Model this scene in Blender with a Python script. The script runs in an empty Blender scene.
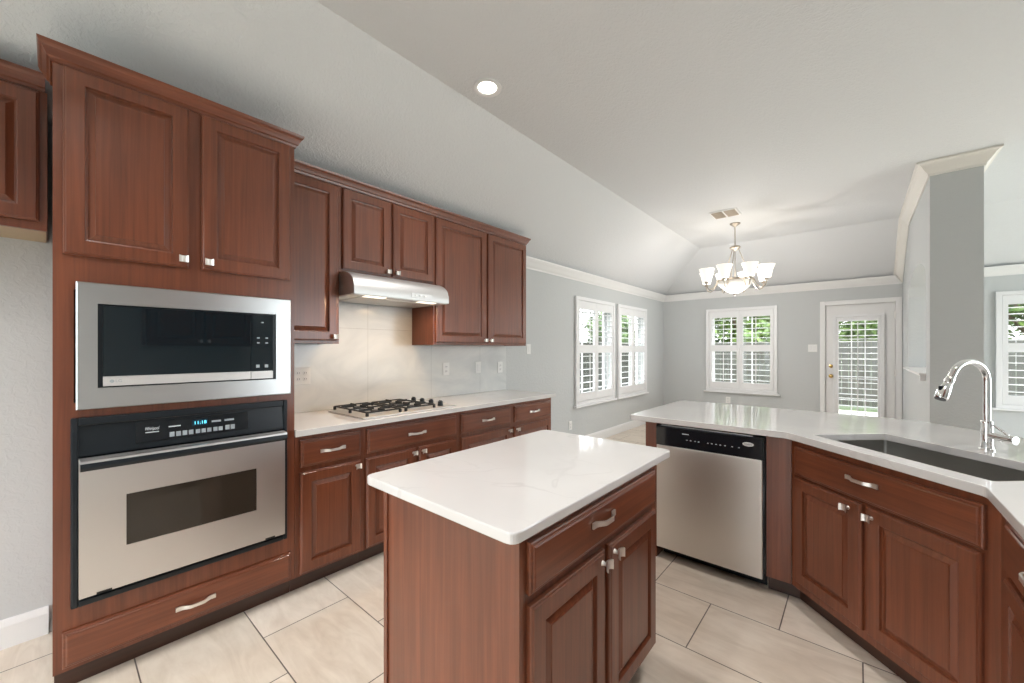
import bpy, bmesh, math, random
from mathutils import Vector, Matrix
from mathutils.geometry import tessellate_polygon
PI = math.pi
random.seed(7)
S = bpy.context.scene
COL = S.collection

# ------------------------------------------------------------------ camera
cam_d = bpy.data.cameras.new('camera')
cam_d.sensor_width = 36.0
cam_d.lens = 398.0 / 1024 * 36
cam_d.shift_y = 8.2 / 1024
cam_d.clip_start = 0.02
cam = bpy.data.objects.new('camera', cam_d)
cam.location = (0, 0, 1.36)
cam.rotation_euler = (PI / 2, 0, math.radians(40.9))
COL.objects.link(cam)
S.camera = cam

# ------------------------------------------------------------------ view
S.view_settings.view_transform = 'Standard'
S.view_settings.look = 'None'
S.view_settings.gamma = 1
S.view_settings.use_curve_mapping = False
S.view_settings.exposure = 0.04
try:
    S.cycles.use_denoising = True
    S.cycles.max_bounces = 10
    S.cycles.diffuse_bounces = 6
    S.cycles.glossy_bounces = 5
    S.cycles.transparent_max_bounces = 16
    S.cycles.sample_clamp_indirect = 8
    S.cycles.caustics_reflective = False
    S.cycles.caustics_refractive = False
except Exception:
    pass

# ------------------------------------------------------------------ world
W = bpy.data.worlds.new('sky')
S.world = W
W.use_nodes = True
wn = W.node_tree.nodes
wl = W.node_tree.links
wn.clear()
wo = wn.new('ShaderNodeOutputWorld')
wb = wn.new('ShaderNodeBackground')
wt = wn.new('ShaderNodeTexCoord')
ws = wn.new('ShaderNodeSeparateXYZ')
wr = wn.new('ShaderNodeValToRGB')
wr.color_ramp.elements[0].position = 0.0
wr.color_ramp.elements[0].color = (0.19, 0.195, 0.20, 1)     # overcast: dim horizon, bright zenith
wr.color_ramp.elements[1].position = 0.55
wr.color_ramp.elements[1].color = (0.92, 0.97, 1.0, 1)
wl.new(wt.outputs['Generated'], ws.inputs[0])
wl.new(ws.outputs['Z'], wr.inputs[0])
wl.new(wr.outputs[0], wb.inputs[0])
wb.inputs[1].default_value = 11.0
wl.new(wb.outputs[0], wo.inputs[0])

sd = bpy.data.lights.new('sun', 'SUN')
sd.energy = 2.0
sd.angle = 0.02
sd.color = (1, 0.95, 0.86)
sun = bpy.data.objects.new('sun', sd)
sun.rotation_euler = (math.radians(42), 0, math.radians(8))
COL.objects.link(sun)


def area(name, loc, rot, sx, sy, power, color=(1, 1, 1), shape='RECTANGLE', spread=PI):
    d = bpy.data.lights.new(name, 'AREA')
    d.energy = power
    d.shape = shape
    d.size = sx
    if shape in ('RECTANGLE', 'ELLIPSE'):
        d.size_y = sy
    d.color = color
    d.spread = spread
    o = bpy.data.objects.new(name, d)
    o.location = loc
    o.rotation_euler = rot
    COL.objects.link(o)
    return o


def point(name, loc, power, r, color=(1, 1, 1)):
    d = bpy.data.lights.new(name, 'POINT')
    d.energy = power
    d.shadow_soft_size = r
    d.color = color
    o = bpy.data.objects.new(name, d)
    o.location = loc
    COL.objects.link(o)
    return o


# added area lamps in unseen openings, standing in for daylight from right and rear
DAY = (0.86, 0.94, 1.0)
area('fill_light_east', (5.45, 5.4, 1.27), (0, PI / 2, 0), 2.3, 4.5, 150, DAY)
area('fill_light_south', (-1.48, -2.32, 1.45), (-PI / 2, 0, PI), 1.6, 2.1, 26, DAY)
# recessed lamps' own light is added with each lamp (see recessed_light)


# ------------------------------------------------------------------ materials
def new_mat(name):
    m = bpy.data.materials.new(name)
    m.use_nodes = True
    nt = m.node_tree
    b = nt.nodes['Principled BSDF']
    return m, nt, b


def N(nt, t, **kw):
    n = nt.nodes.new(t)
    for k, v in kw.items():
        setattr(n, k, v)
    return n


def plain(name, col, rough=0.5, metal=0.0, coat=0.0, spec=0.5):
    m, nt, b = new_mat(name)
    b.inputs['Base Color'].default_value = (*col, 1)
    b.inputs['Roughness'].default_value = rough
    b.inputs['Metallic'].default_value = metal
    b.inputs['Coat Weight'].default_value = coat
    b.inputs['Specular IOR Level'].default_value = spec
    return m


def coords(nt, scale, loc=(0, 0, 0), kind='Object'):
    tc = N(nt, 'ShaderNodeTexCoord')
    mp = N(nt, 'ShaderNodeMapping')
    mp.inputs['Scale'].default_value = scale
    mp.inputs['Location'].default_value = loc
    nt.links.new(tc.outputs[kind], mp.inputs[0])
    return mp


def noise(nt, vec, scale, detail=3, rough=0.5, dist=0.0):
    n = N(nt, 'ShaderNodeTexNoise')
    n.inputs['Scale'].default_value = scale
    n.inputs['Detail'].default_value = detail
    n.inputs['Roughness'].default_value = rough
    n.inputs['Distortion'].default_value = dist
    nt.links.new(vec.outputs[0], n.inputs['Vector'])
    return n


def ramp(nt, fac, stops):
    r = N(nt, 'ShaderNodeValToRGB')
    e = r.color_ramp.elements
    while len(e) < len(stops):
        e.new(0.5)
    for el, (p, c) in zip(e, stops):
        el.position = p
        el.color = (*c, 1)
    nt.links.new(fac, r.inputs[0])
    return r


def mixc(nt, fac, a, b, mode='MIX'):
    mx = N(nt, 'ShaderNodeMix', data_type='RGBA', blend_type=mode)
    if isinstance(fac, (int, float)):
        mx.inputs[0].default_value = fac
    else:
        nt.links.new(fac, mx.inputs[0])
    for i, v in ((6, a), (7, b)):
        if isinstance(v, tuple):
            mx.inputs[i].default_value = (*v, 1)
        else:
            nt.links.new(v, mx.inputs[i])
    return mx.outputs[2]


def bump(nt, b, h, strength, dist):
    bp = N(nt, 'ShaderNodeBump')
    bp.inputs['Strength'].default_value = strength
    bp.inputs['Distance'].default_value = dist
    nt.links.new(h, bp.inputs['Height'])
    nt.links.new(bp.outputs[0], b.inputs['Normal'])


def wood(name, horizontal=False, dark=(0.118, 0.0325, 0.0138), mid=(0.208, 0.061, 0.0262)):
    m, nt, b = new_mat(name)
    sc = (1.6, 55, 55) if horizontal else (55, 55, 1.6)
    v = coords(nt, sc)
    g = noise(nt, v, 1.0, 5, 0.6, 0.6)
    v2 = coords(nt, (4, 4, 2.2))
    g2 = noise(nt, v2, 1.0, 3, 0.5)
    r1 = ramp(nt, g.outputs[0], [(0.30, dark), (0.72, mid)])
    r2 = ramp(nt, g2.outputs[0], [(0.3, (0.86, 0.84, 0.82)), (0.7, (1.10, 1.09, 1.08))])
    c = mixc(nt, 1.0, r1.outputs[0], r2.outputs[0], 'MULTIPLY')
    nt.links.new(c, b.inputs['Base Color'])
    b.inputs['Roughness'].default_value = 0.34
    b.inputs['Coat Weight'].default_value = 0.35
    b.inputs['Coat Roughness'].default_value = 0.18
    bump(nt, b, g.outputs[0], 0.04, 0.002)
    return m


def paint(name, col, scale, strength, rough=0.75, dist=0.004):
    m, nt, b = new_mat(name)
    b.inputs['Base Color'].default_value = (*col, 1)
    b.inputs['Roughness'].default_value = rough
    v = coords(nt, (1, 1, 1))
    n1 = noise(nt, v, scale, 3, 0.55, 0.8)
    rr = ramp(nt, n1.outputs[0], [(0.42, (0, 0, 0)), (0.62, (1, 1, 1))])
    bump(nt, b, rr.outputs[0], strength, dist)
    return m


def quartz(name):
    m, nt, b = new_mat(name)
    v = coords(nt, (1.0, 1.6, 1))
    n1 = noise(nt, v, 1.7, 3, 0.5, 1.2)
    sub = N(nt, 'ShaderNodeMath', operation='SUBTRACT')
    sub.inputs[1].default_value = 0.5
    nt.links.new(n1.outputs[0], sub.inputs[0])
    ab = N(nt, 'ShaderNodeMath', operation='ABSOLUTE')
    nt.links.new(sub.outputs[0], ab.inputs[0])
    v2 = coords(nt, (1, 1, 1), (3, 5, 1))
    n2 = noise(nt, v2, 2.2, 2)
    vein = ramp(nt, ab.outputs[0], [(0.0, (1, 1, 1)), (0.012, (0, 0, 0))])
    msk = ramp(nt, n2.outputs[0], [(0.5, (0, 0, 0)), (0.70, (0.28, 0.28, 0.28))])
    f = N(nt, 'ShaderNodeMath', operation='MULTIPLY')
    nt.links.new(vein.outputs[0], f.inputs[0])
    nt.links.new(msk.outputs[0], f.inputs[1])
    cloud = ramp(nt, n2.outputs[0], [(0.3, (0.62, 0.605, 0.59)), (0.7, (0.68, 0.665, 0.65))])
    c = mixc(nt, f.outputs[0], cloud.outputs[0], (0.42, 0.40, 0.40))
    nt.links.new(c, b.inputs['Base Color'])
    b.inputs['Roughness'].default_value = 0.06
    b.inputs['Specular IOR Level'].default_value = 0.5
    return m


def steel(name, col=(0.67, 0.66, 0.65), rough=0.27, axis='x', aniso=0.4):
    m, nt, b = new_mat(name)
    sc = {'x': (1.5, 1.5, 220), 'z': (220, 220, 1.5)}[axis]
    v = coords(nt, sc)
    n1 = noise(nt, v, 1.0, 2)
    mr = N(nt, 'ShaderNodeMapRange')
    mr.inputs['To Min'].default_value = rough - 0.025
    mr.inputs['To Max'].default_value = rough + 0.025
    nt.links.new(n1.outputs[0], mr.inputs[0])
    nt.links.new(mr.outputs[0], b.inputs['Roughness'])
    b.inputs['Base Color'].default_value = (*col, 1)
    b.inputs['Metallic'].default_value = 1
    b.inputs['Anisotropic'].default_value = aniso
    if axis == 'z':
        b.inputs['Anisotropic Rotation'].default_value = 0.25
    return m


def emit(name, col, strength):
    m, nt, b = new_mat(name)
    b.inputs['Base Color'].default_value = (*col, 1)
    b.inputs['Emission Color'].default_value = (*col, 1)
    b.inputs['Emission Strength'].default_value = strength
    b.inputs['Roughness'].default_value = 0.3
    return m


def glass(name, tint=(1, 1, 1), gloss=0.06):
    m = bpy.data.materials.new(name)
    m.use_nodes = True
    nt = m.node_tree
    nt.nodes.clear()
    o = N(nt, 'ShaderNodeOutputMaterial')
    mx = N(nt, 'ShaderNodeMixShader')
    mx.inputs[0].default_value = gloss
    t = N(nt, 'ShaderNodeBsdfTransparent')
    t.inputs[0].default_value = (*tint, 1)
    g = N(nt, 'ShaderNodeBsdfGlossy')
    g.inputs['Roughness'].default_value = 0.02
    nt.links.new(t.outputs[0], mx.inputs[1])
    nt.links.new(g.outputs[0], mx.inputs[2])
    nt.links.new(mx.outputs[0], o.inputs[0])
    return m


def tile_floor(name):
    m, nt, b = new_mat(name)
    v = coords(nt, (1, 1, 1), (0.285 + 6.1, -0.236 + 0.4143 * 20, 0))
    br = N(nt, 'ShaderNodeTexBrick')
    br.offset = 0.5
    br.offset_frequency = 2
    br.squash = 1
    br.inputs['Scale'].default_value = 1.0
    br.inputs['Mortar Size'].default_value = 0.0028
    br.inputs['Mortar Smooth'].default_value = 0.1
    br.inputs['Bias'].default_value = 0
    br.inputs['Brick Width'].default_value = 0.61
    br.inputs['Row Height'].default_value = 0.4143
    br.inputs['Color1'].default_value = (0.63, 0.555, 0.465, 1)
    br.inputs['Color2'].default_value = (0.715, 0.635, 0.545, 1)
    br.inputs['Mortar'].default_value = (0.13, 0.105, 0.09, 1)
    nt.links.new(v.outputs[0], br.inputs['Vector'])
    v2 = coords(nt, (1.6, 7, 1))
    n1 = noise(nt, v2, 1.6, 5, 0.62, 1.6)
    r1 = ramp(nt, n1.outputs[0], [(0.30, (0.90, 0.88, 0.86)), (0.5, (1, 1, 1)), (0.68, (1.08, 1.09, 1.10))])
    v3 = coords(nt, (1, 1, 1), (4, 1, 0))
    n3 = noise(nt, v3, 3.2, 4, 0.55)
    r3 = ramp(nt, n3.outputs[0], [(0.35, (0.93, 0.90, 0.87)), (0.65, (1.05, 1.05, 1.05))])
    c = mixc(nt, 1.0, br.outputs['Color'], r1.outputs[0], 'MULTIPLY')
    c = mixc(nt, 1.0, c, r3.outputs[0], 'MULTIPLY')
    nt.links.new(c, b.inputs['Base Color'])
    b.inputs['Roughness'].default_value = 0.30
    inv = N(nt, 'ShaderNodeMath', operation='SUBTRACT')
    inv.inputs[0].default_value = 1.0
    nt.links.new(br.outputs['Fac'], inv.inputs[1])
    bump(nt, b, inv.outputs[0], 0.5, 0.002)
    return m


def marble_tile(name):
    # large glossy marble-look wall tiles: local x along the wall, z up
    m, nt, b = new_mat(name)
    tc = N(nt, 'ShaderNodeTexCoord')
    sp = N(nt, 'ShaderNodeSeparateXYZ')
    cb = N(nt, 'ShaderNodeCombineXYZ')
    nt.links.new(tc.outputs['Object'], sp.inputs[0])
    nt.links.new(sp.outputs['X'], cb.inputs['X'])
    nt.links.new(sp.outputs['Z'], cb.inputs['Y'])
    br = N(nt, 'ShaderNodeTexBrick')
    br.offset = 0.0
    br.inputs['Scale'].default_value = 1.0
    br.inputs['Mortar Size'].default_value = 0.0016
    br.inputs['Brick Width'].default_value = 0.622
    br.inputs['Row Height'].default_value = 0.61
    br.inputs['Color1'].default_value = (0.66, 0.67, 0.66, 1)
    br.inputs['Color2'].default_value = (0.70, 0.71, 0.70, 1)
    br.inputs['Mortar'].default_value = (0.46, 0.46, 0.45, 1)
    nt.links.new(cb.outputs[0], br.inputs['Vector'])
    v2 = coords(nt, (1.0, 1, 1.6))
    n1 = noise(nt, v2, 2.1, 4, 0.55, 1.5)
    r1 = ramp(nt, n1.outputs[0], [(0.30, (0.88, 0.89, 0.90)), (0.5, (1, 1, 1)), (0.7, (1.10, 1.09, 1.07))])
    c = mixc(nt, 1.0, br.outputs['Color'], r1.outputs[0], 'MULTIPLY')
    nt.links.new(c, b.inputs['Base Color'])
    b.inputs['Roughness'].default_value = 0.16
    return m


def foliage(name, a, c):
    m, nt, b = new_mat(name)
    v = coords(nt, (1, 1, 1))
    n1 = noise(nt, v, 5.0, 3)
    r1 = ramp(nt, n1.outputs[0], [(0.35, a), (0.65, c)])
    nt.links.new(r1.outputs[0], b.inputs['Base Color'])
    b.inputs['Roughness'].default_value = 0.6
    b.inputs['Subsurface Weight'].default_value = 0
    return m


M = {}
M['wood'] = wood('cherry_wood_upright_grain')
M['woodh'] = wood('cherry_wood_level_grain', True)
M['toe'] = wood('shade_toned_toe_kick_wood', True, (0.035, 0.012, 0.006), (0.065, 0.021, 0.010))  # toe kick shade painted in as a darker wood colour
M['wall'] = paint('grey_wall_paint', (0.53, 0.545, 0.545), 34, 0.22)
M['ceil'] = paint('ceiling_paint', (0.67, 0.68, 0.69), 48, 0.35)
M['trim'] = plain('white_trim_paint', (0.77, 0.765, 0.76), 0.4)
M['cream'] = plain('cream_trim_paint', (0.77, 0.745, 0.70), 0.45)
M['shutter'] = plain('white_shutter_paint', (0.78, 0.78, 0.785), 0.4)
M['floor'] = tile_floor('travertine_floor_tile')
M['quartz'] = quartz('white_quartz')
M['marble'] = marble_tile('marble_wall_tile')
M['steelx'] = steel('brushed_steel_level', axis='x', rough=0.36)
M['steelz'] = steel('brushed_steel_upright', col=(0.70, 0.67, 0.635), axis='z', rough=0.38, aniso=0.15)
M['steeltrim'] = steel('smooth_steel_trim', col=(0.60, 0.61, 0.61), rough=0.30, aniso=0.0)
M['hoodsteel'] = steel('hood_steel', col=(0.66, 0.65, 0.64), rough=0.52, aniso=0.0)
M['sinksteel'] = steel('sink_steel', col=(0.40, 0.39, 0.37), rough=0.34)
M['nickel'] = plain('brushed_nickel', (0.86, 0.83, 0.79), 0.40, 1.0)
M['lampmetal'] = plain('satin_lamp_metal', (0.42, 0.37, 0.31), 0.32, 1.0)
M['chrome'] = plain('chrome', (0.86, 0.86, 0.86), 0.06, 1.0)
M['blackgloss'] = plain('black_gloss', (0.008, 0.010, 0.013), 0.09, 0, 0, 0.4)
M['blackplastic'] = plain('black_plastic', (0.009, 0.013, 0.017), 0.30, 0, 0, 0.35)
M['iron'] = plain('black_cast_iron', (0.012, 0.012, 0.012), 0.5)
M['ovenglass'] = plain('oven_dark_glass', (0.030, 0.024, 0.018), 0.05, 0, 0, 0.5)
M['mwglass'] = plain('microwave_dark_glass', (0.006, 0.012, 0.016), 0.03, 0, 0, 0.5)
M['silver'] = plain('silver_paint', (0.66, 0.65, 0.64), 0.35, 0.5)
M['white'] = plain('white_plastic', (0.80, 0.80, 0.78), 0.35)
M['print'] = plain('pale_print', (0.62, 0.66, 0.68), 0.5)
M['greybtn'] = plain('grey_button', (0.36, 0.40, 0.43), 0.4)
M['dark'] = plain('dark_gap', (0.01, 0.009, 0.008), 0.8)
M['cavity'] = plain('cabinet_inside', (0.42, 0.33, 0.22), 0.6)
M['led'] = emit('cyan_display', (0.15, 0.75, 1.0), 1.6)
M['lens'] = emit('lamp_lens', (1.0, 0.93, 0.82), 7.0)
M['shade'] = emit('frosted_shade', (1.0, 0.96, 0.90), 0.55)
M['bowl'] = emit('frosted_bowl', (0.9, 0.87, 0.82), 0.10)
M['hoodlens'] = emit('hood_lamp_lens', (1.0, 0.90, 0.72), 1.8)
M['brass'] = plain('brass', (0.62, 0.43, 0.17), 0.25, 1.0)
M['glass'] = glass('window_glass')
M['vent'] = plain('vent_beige', (0.50, 0.43, 0.35), 0.5)
M['concrete'] = plain('patio_concrete', (0.34, 0.32, 0.29), 0.8)
M['lawn'] = foliage('lawn_grass', (0.02, 0.045, 0.01), (0.05, 0.08, 0.02))
M['leafa'] = foliage('leaf_green', (0.04, 0.09, 0.012), (0.13, 0.21, 0.04))
M['leafb'] = foliage('leaf_deep_green', (0.03, 0.065, 0.016), (0.085, 0.14, 0.04))
M['bark'] = plain('bark', (0.12, 0.085, 0.06), 0.9)
M['fence'] = wood('grey_fence_wood', False, (0.030, 0.032, 0.027), (0.060, 0.062, 0.053))
M['siding'] = plain('house_siding', (0.52, 0.49, 0.43), 0.8)
M['roofing'] = plain('roof_shingle', (0.18, 0.165, 0.155), 0.9)


# ------------------------------------------------------------------ mesh builder
class MB:
    def __init__(self):
        self.bm = bmesh.new()

    def box(self, x0, x1, y0, y1, z0, z1, bev=0.0, seg=2):
        if x0 > x1: x0, x1 = x1, x0
        if y0 > y1: y0, y1 = y1, y0
        if z0 > z1: z0, z1 = z1, z0
        vs = [self.bm.verts.new(c) for c in ((x0, y0, z0), (x1, y0, z0), (x1, y1, z0), (x0, y1, z0),
                                            (x0, y0, z1), (x1, y0, z1), (x1, y1, z1), (x0, y1, z1))]
        fs = [self.bm.faces.new([vs[i] for i in q]) for q in
              ((0, 3, 2, 1), (4, 5, 6, 7), (0, 1, 5, 4), (1, 2, 6, 5), (2, 3, 7, 6), (3, 0, 4, 7))]
        if bev > 0:
            es = list({e for f in fs for e in f.edges})
            bmesh.ops.bevel(self.bm, geom=es, offset=bev, segments=seg, profile=0.5, affect='EDGES')
        return self

    def rings(self, loops, cap0=True, cap1=True, closed=False):
        R = [[self.bm.verts.new(p) for p in L] for L in loops]
        n = len(R[0])
        rng = range(len(R)) if closed else range(len(R) - 1)
        for i in rng:
            a, b = R[i], R[(i + 1) % len(R)]
            for k in range(n):
                self.bm.faces.new((a[k], a[(k + 1) % n], b[(k + 1) % n], b[k]))
        if not closed:
            if cap0: self.bm.faces.new(list(reversed(R[0])))
            if cap1: self.bm.faces.new(R[-1])
        return self

    def panel(self, x0, x1, z0, z1, prof):
        """front panel facing -y; prof = (inset, y) from the back outwards"""
        L = []
        for ins, y in prof:
            L.append([(x0 + ins, y, z0 + ins), (x1 - ins, y, z0 + ins), (x1 - ins, y, z1 - ins), (x0 + ins, y, z1 - ins)])
        return self.rings(L)

    def lathe(self, prof, c=(0, 0, 0), seg=24, axis='z', caps=True):
        L = []
        for r, h in prof:
            ring = []
            for k in range(seg):
                a = 2 * PI * k / seg
                u, v = r * math.cos(a), r * math.sin(a)
                p = {'z': (u, v, h), 'y': (u, h, -v), 'x': (h, u, v)}[axis]
                ring.append((p[0] + c[0], p[1] + c[1], p[2] + c[2]))
            L.append(ring)
        return self.rings(L, caps, caps)

    def tube(self, pts, r, seg=10, caps=True):
        pts = [Vector(p) for p in pts]
        rs = r if isinstance(r, (list, tuple)) else [r] * len(pts)
        L = []
        up = None
        for i, p in enumerate(pts):
            t = (pts[min(i + 1, len(pts) - 1)] - pts[max(i - 1, 0)]).normalized()
            if up is None:
                up = Vector((0, 0, 1)) if abs(t.z) < 0.9 else Vector((1, 0, 0))
            u = (up - t * up.dot(t)).normalized()
            up = u
            w = t.cross(u)
            L.append([tuple(p + (u * math.cos(2 * PI * k / seg) + w * math.sin(2 * PI * k / seg)) * rs[i]) for k in range(seg)])
        return self.rings(L, caps, caps)

    def sweep(self, path, prof, up=(0, 0, 1)):
        """prof in (out, up); path points with their own outward vectors: [(point, out)]"""
        L = []
        for p, o in path:
            p, o = Vector(p), Vector(o)
            L.append([tuple(p + o * a + Vector(up) * b) for a, b in prof])
        return self.rings(L)

    def prism(self, poly, z0, z1, bev=0.0, holes=()):
        bm = self.bm
        loops = [list(poly)] + [list(h) for h in holes]
        tv, bv = [], []
        for lp in loops:
            tv.append([bm.verts.new((x, y, z1)) for x, y in lp])
            bv.append([bm.verts.new((x, y, z0)) for x, y in lp])
        tri = tessellate_polygon([[Vector((x, y, 0)) for x, y in lp] for lp in loops])
        ft = [v for l in tv for v in l]
        fb = [v for l in bv for v in l]
        for t in tri:
            try:
                bm.faces.new([ft[i] for i in t])
                bm.faces.new([fb[i] for i in reversed(t)])
            except ValueError:
                pass
        top_edges = []
        for a, b in zip(tv, bv):
            n = len(a)
            for k in range(n):
                bm.faces.new((b[k], b[(k + 1) % n], a[(k + 1) % n], a[k]))
                e = bm.edges.get((a[k], a[(k + 1) % n]))
                if e: top_edges.append(e)
                e = bm.edges.get((b[k], b[(k + 1) % n]))
                if e: top_edges.append(e)
        bmesh.ops.recalc_face_normals(bm, faces=bm.faces)
        if bev > 0:
            bmesh.ops.bevel(bm, geom=top_edges, offset=bev, segments=2, profile=0.5, affect='EDGES')
        return self

    def build(self, name, mat, parent=None, smooth=False, origin=None):
        bm = self.bm
        if origin is not None:
            bmesh.ops.translate(bm, verts=bm.verts, vec=-Vector(origin))
        bmesh.ops.recalc_face_normals(bm, faces=bm.faces)
        me = bpy.data.meshes.new(name)
        bm.to_mesh(me)
        bm.free()
        me.materials.append(mat)
        if smooth:
            for p in me.polygons:
                p.use_smooth = True
            try:
                me.set_sharp_from_angle(angle=math.radians(40))
            except Exception:
                pass
        o = bpy.data.objects.new(name, me)
        if origin is not None:
            o.location = origin
        COL.objects.link(o)
        if parent is not None:
            o.parent = parent
        return o


def tag(o, label, cat, group=None, kind=None):
    o['label'] = label
    o['category'] = cat
    if group: o['group'] = group
    if kind: o['kind'] = kind
    return o


def thing(name, label, cat, loc=(0, 0, 0), rot=0.0, group=None):
    o = bpy.data.objects.new(name, None)
    o.empty_display_size = 0.1
    o.location = loc
    o.rotation_euler = (0, 0, rot)
    COL.objects.link(o)
    return tag(o, label, cat, group)


def struct(o, label=None, cat=None):
    o['kind'] = 'structure'
    if label:
        o['label'] = label
        o['category'] = cat
    return o


def copy_tree(o, parent=None):
    c = o.copy()
    COL.objects.link(c)
    if parent is not None: c.parent = parent
    for ch in [k for k in o.children]:
        copy_tree(ch, c)
    return c


def text(name, body, size, mat, parent, loc, width=None, face='front', shear=0.0, bold=0.0):
    cu = bpy.data.curves.new(name, 'FONT')
    cu.body = body
    cu.size = size
    cu.align_x = 'CENTER'
    cu.align_y = 'CENTER'
    cu.shear = shear
    cu.offset = bold
    cu.extrude = 0.0004
    t = bpy.data.objects.new(name, cu)
    COL.objects.link(t)
    dg = bpy.context.evaluated_depsgraph_get()
    me = bpy.data.meshes.new_from_object(t.evaluated_get(dg))
    bpy.data.objects.remove(t)
    bpy.data.curves.remove(cu)
    xs = [v.co.x for v in me.vertices]
    k = width / (max(xs) - min(xs)) if width else 1.0
    for v in me.vertices:
        x, y, z = v.co
        v.co = (x * k + loc[0], loc[1] - z, y + loc[2])
    me.materials.clear()
    me.materials.append(mat)
    o = bpy.data.objects.new(name, me)
    COL.objects.link(o)
    o.parent = parent
    return o


def fillet(poly, rad, seg=5):
    out = []
    n = len(poly)
    for i in range(n):
        r = rad[i] if isinstance(rad, (list, tuple)) else rad
        p = Vector(poly[i]); a = Vector(poly[i - 1]); b = Vector(poly[(i + 1) % n])
        if r <= 0:
            out.append(tuple(p)); continue
        da, db = (a - p).normalized(), (b - p).normalized()
        ang = da.angle(db)
        t = min(r / math.tan(ang / 2), (a - p).length * 0.45, (b - p).length * 0.45)
        s, e = p + da * t, p + db * t
        for k in range(seg + 1):
            q = k / seg
            out.append(tuple(s * (1 - q) ** 2 + p * 2 * q * (1 - q) + e * q ** 2))
    return out


# =====================================================================  THE ROOM
XL = -2.94      # kitchen / nook left wall
YB = 8.05       # back wall
XR = 5.5        # living room right wall
YR = -2.4       # wall behind the camera
ZE = 2.44       # eaves height
ZC = 3.05       # flat ceiling
SL = 0.96       # run of the sloped ceiling
WT = 0.16

# floor
b = MB(); b.box(XL - WT, XR + WT, YR - WT, YB + WT, -0.08, 0)
struct(b.build('floor', M['floor']))

# ceiling: flat part, slope over the left wall, slope over the back wall, slope over the right wall
b = MB(); bm = b.bm
t = 0.1
def cq(*ps):
    lo = [bm.verts.new(p) for p in ps]
    hi = [bm.verts.new((p[0], p[1], p[2] + t)) for p in ps]
    bm.faces.new(lo); bm.faces.new(list(reversed(hi)))
    n = len(lo)
    for k in range(n):
        bm.faces.new((lo[k], lo[(k + 1) % n], hi[(k + 1) % n], hi[k]))
x0, x1, y0, y1 = XL + SL, XR - SL, YR, YB - SL
cq((x0, y0, ZC), (x1, y0, ZC), (x1, y1, ZC), (x0, y1, ZC))
cq((XL, y0, ZE), (x0, y0, ZC), (x0, y1, ZC), (XL, YB, ZE))
cq((x0, y1, ZC), (x1, y1, ZC), (XR, YB, ZE), (XL, YB, ZE))
cq((x1, y0, ZC), (XR, y0, ZE), (XR, YB, ZE), (x1, y1, ZC))
struct(b.build('ceiling', M['ceil']))


def wall_with_holes(name, axis, at, out, a0, a1, z1, holes, mat, z0=0.0):
    """axis 'y': wall runs along y at x=at; 'x': runs along x at y=at; out = outward thickness (signed)"""
    b = MB()
    cuts = sorted({a0, a1, *[h[0] for h in holes], *[h[1] for h in holes]})
    for p, q in zip(cuts[:-1], cuts[1:]):
        hs = sorted([(h[2], h[3]) for h in holes if h[0] < (p + q) / 2 < h[1]])
        z = z0
        segs = []
        for lo, hi in hs:
            if lo > z: segs.append((z, lo))
            z = hi
        segs.append((z, z1))
        for lo, hi in segs:
            if axis == 'y': b.box(at, at + out, p, q, lo, hi)
            else: b.box(p, q, at, at + out, lo, hi)
    bmesh.ops.remove_doubles(b.bm, verts=b.bm.verts, dist=1e-5)
    return struct(b.build(name, mat))


WINL = [(4.70, 1.155, 0.585, 1.515), (5.975, 1.16, 0.585, 1.515)]
WINB = [(-2.137, 1.121, 0.605, 1.505), (1.366, 1.121, 0.605, 1.505), (2.60, 1.121, 0.605, 1.505), (3.84, 1.0, 0.605, 1.505)]
ins = 0.06
wall_with_holes('wall_left', 'y', XL, -WT, YR - WT, YB + WT, ZE,
                [(y + ins, y + w - ins, z + ins, z + h - ins) for y, w, z, h in WINL], M['wall'])
wall_with_holes('wall_back', 'x', YB, WT, XL, XR, ZE,
                [(x + ins, x + w - ins, z + ins, z + h - ins) for x, w, z, h in WINB] + [(-0.395, 0.445, 0, 2.08)], M['wall'])
# unseen openings added behind and beside the camera to let light in
wall_with_holes('wall_right', 'y', XR, WT, YR - WT, YB + WT, ZE, [(3.1, 7.7, 0.10, 2.42)], M['wall'])
wall_with_holes('wall_rear', 'x', YR, -WT, XL, XR, ZC + 0.1, [(-2.3, -0.66, 0.35, 2.45)], M['wall'])
# short wall beside the camera that carries the facing cabinets
b = MB(); b.box(0.98, 1.12, YR, 1.95, 0, ZC)
struct(b.build('wall_kitchen', M['wall']))

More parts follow.
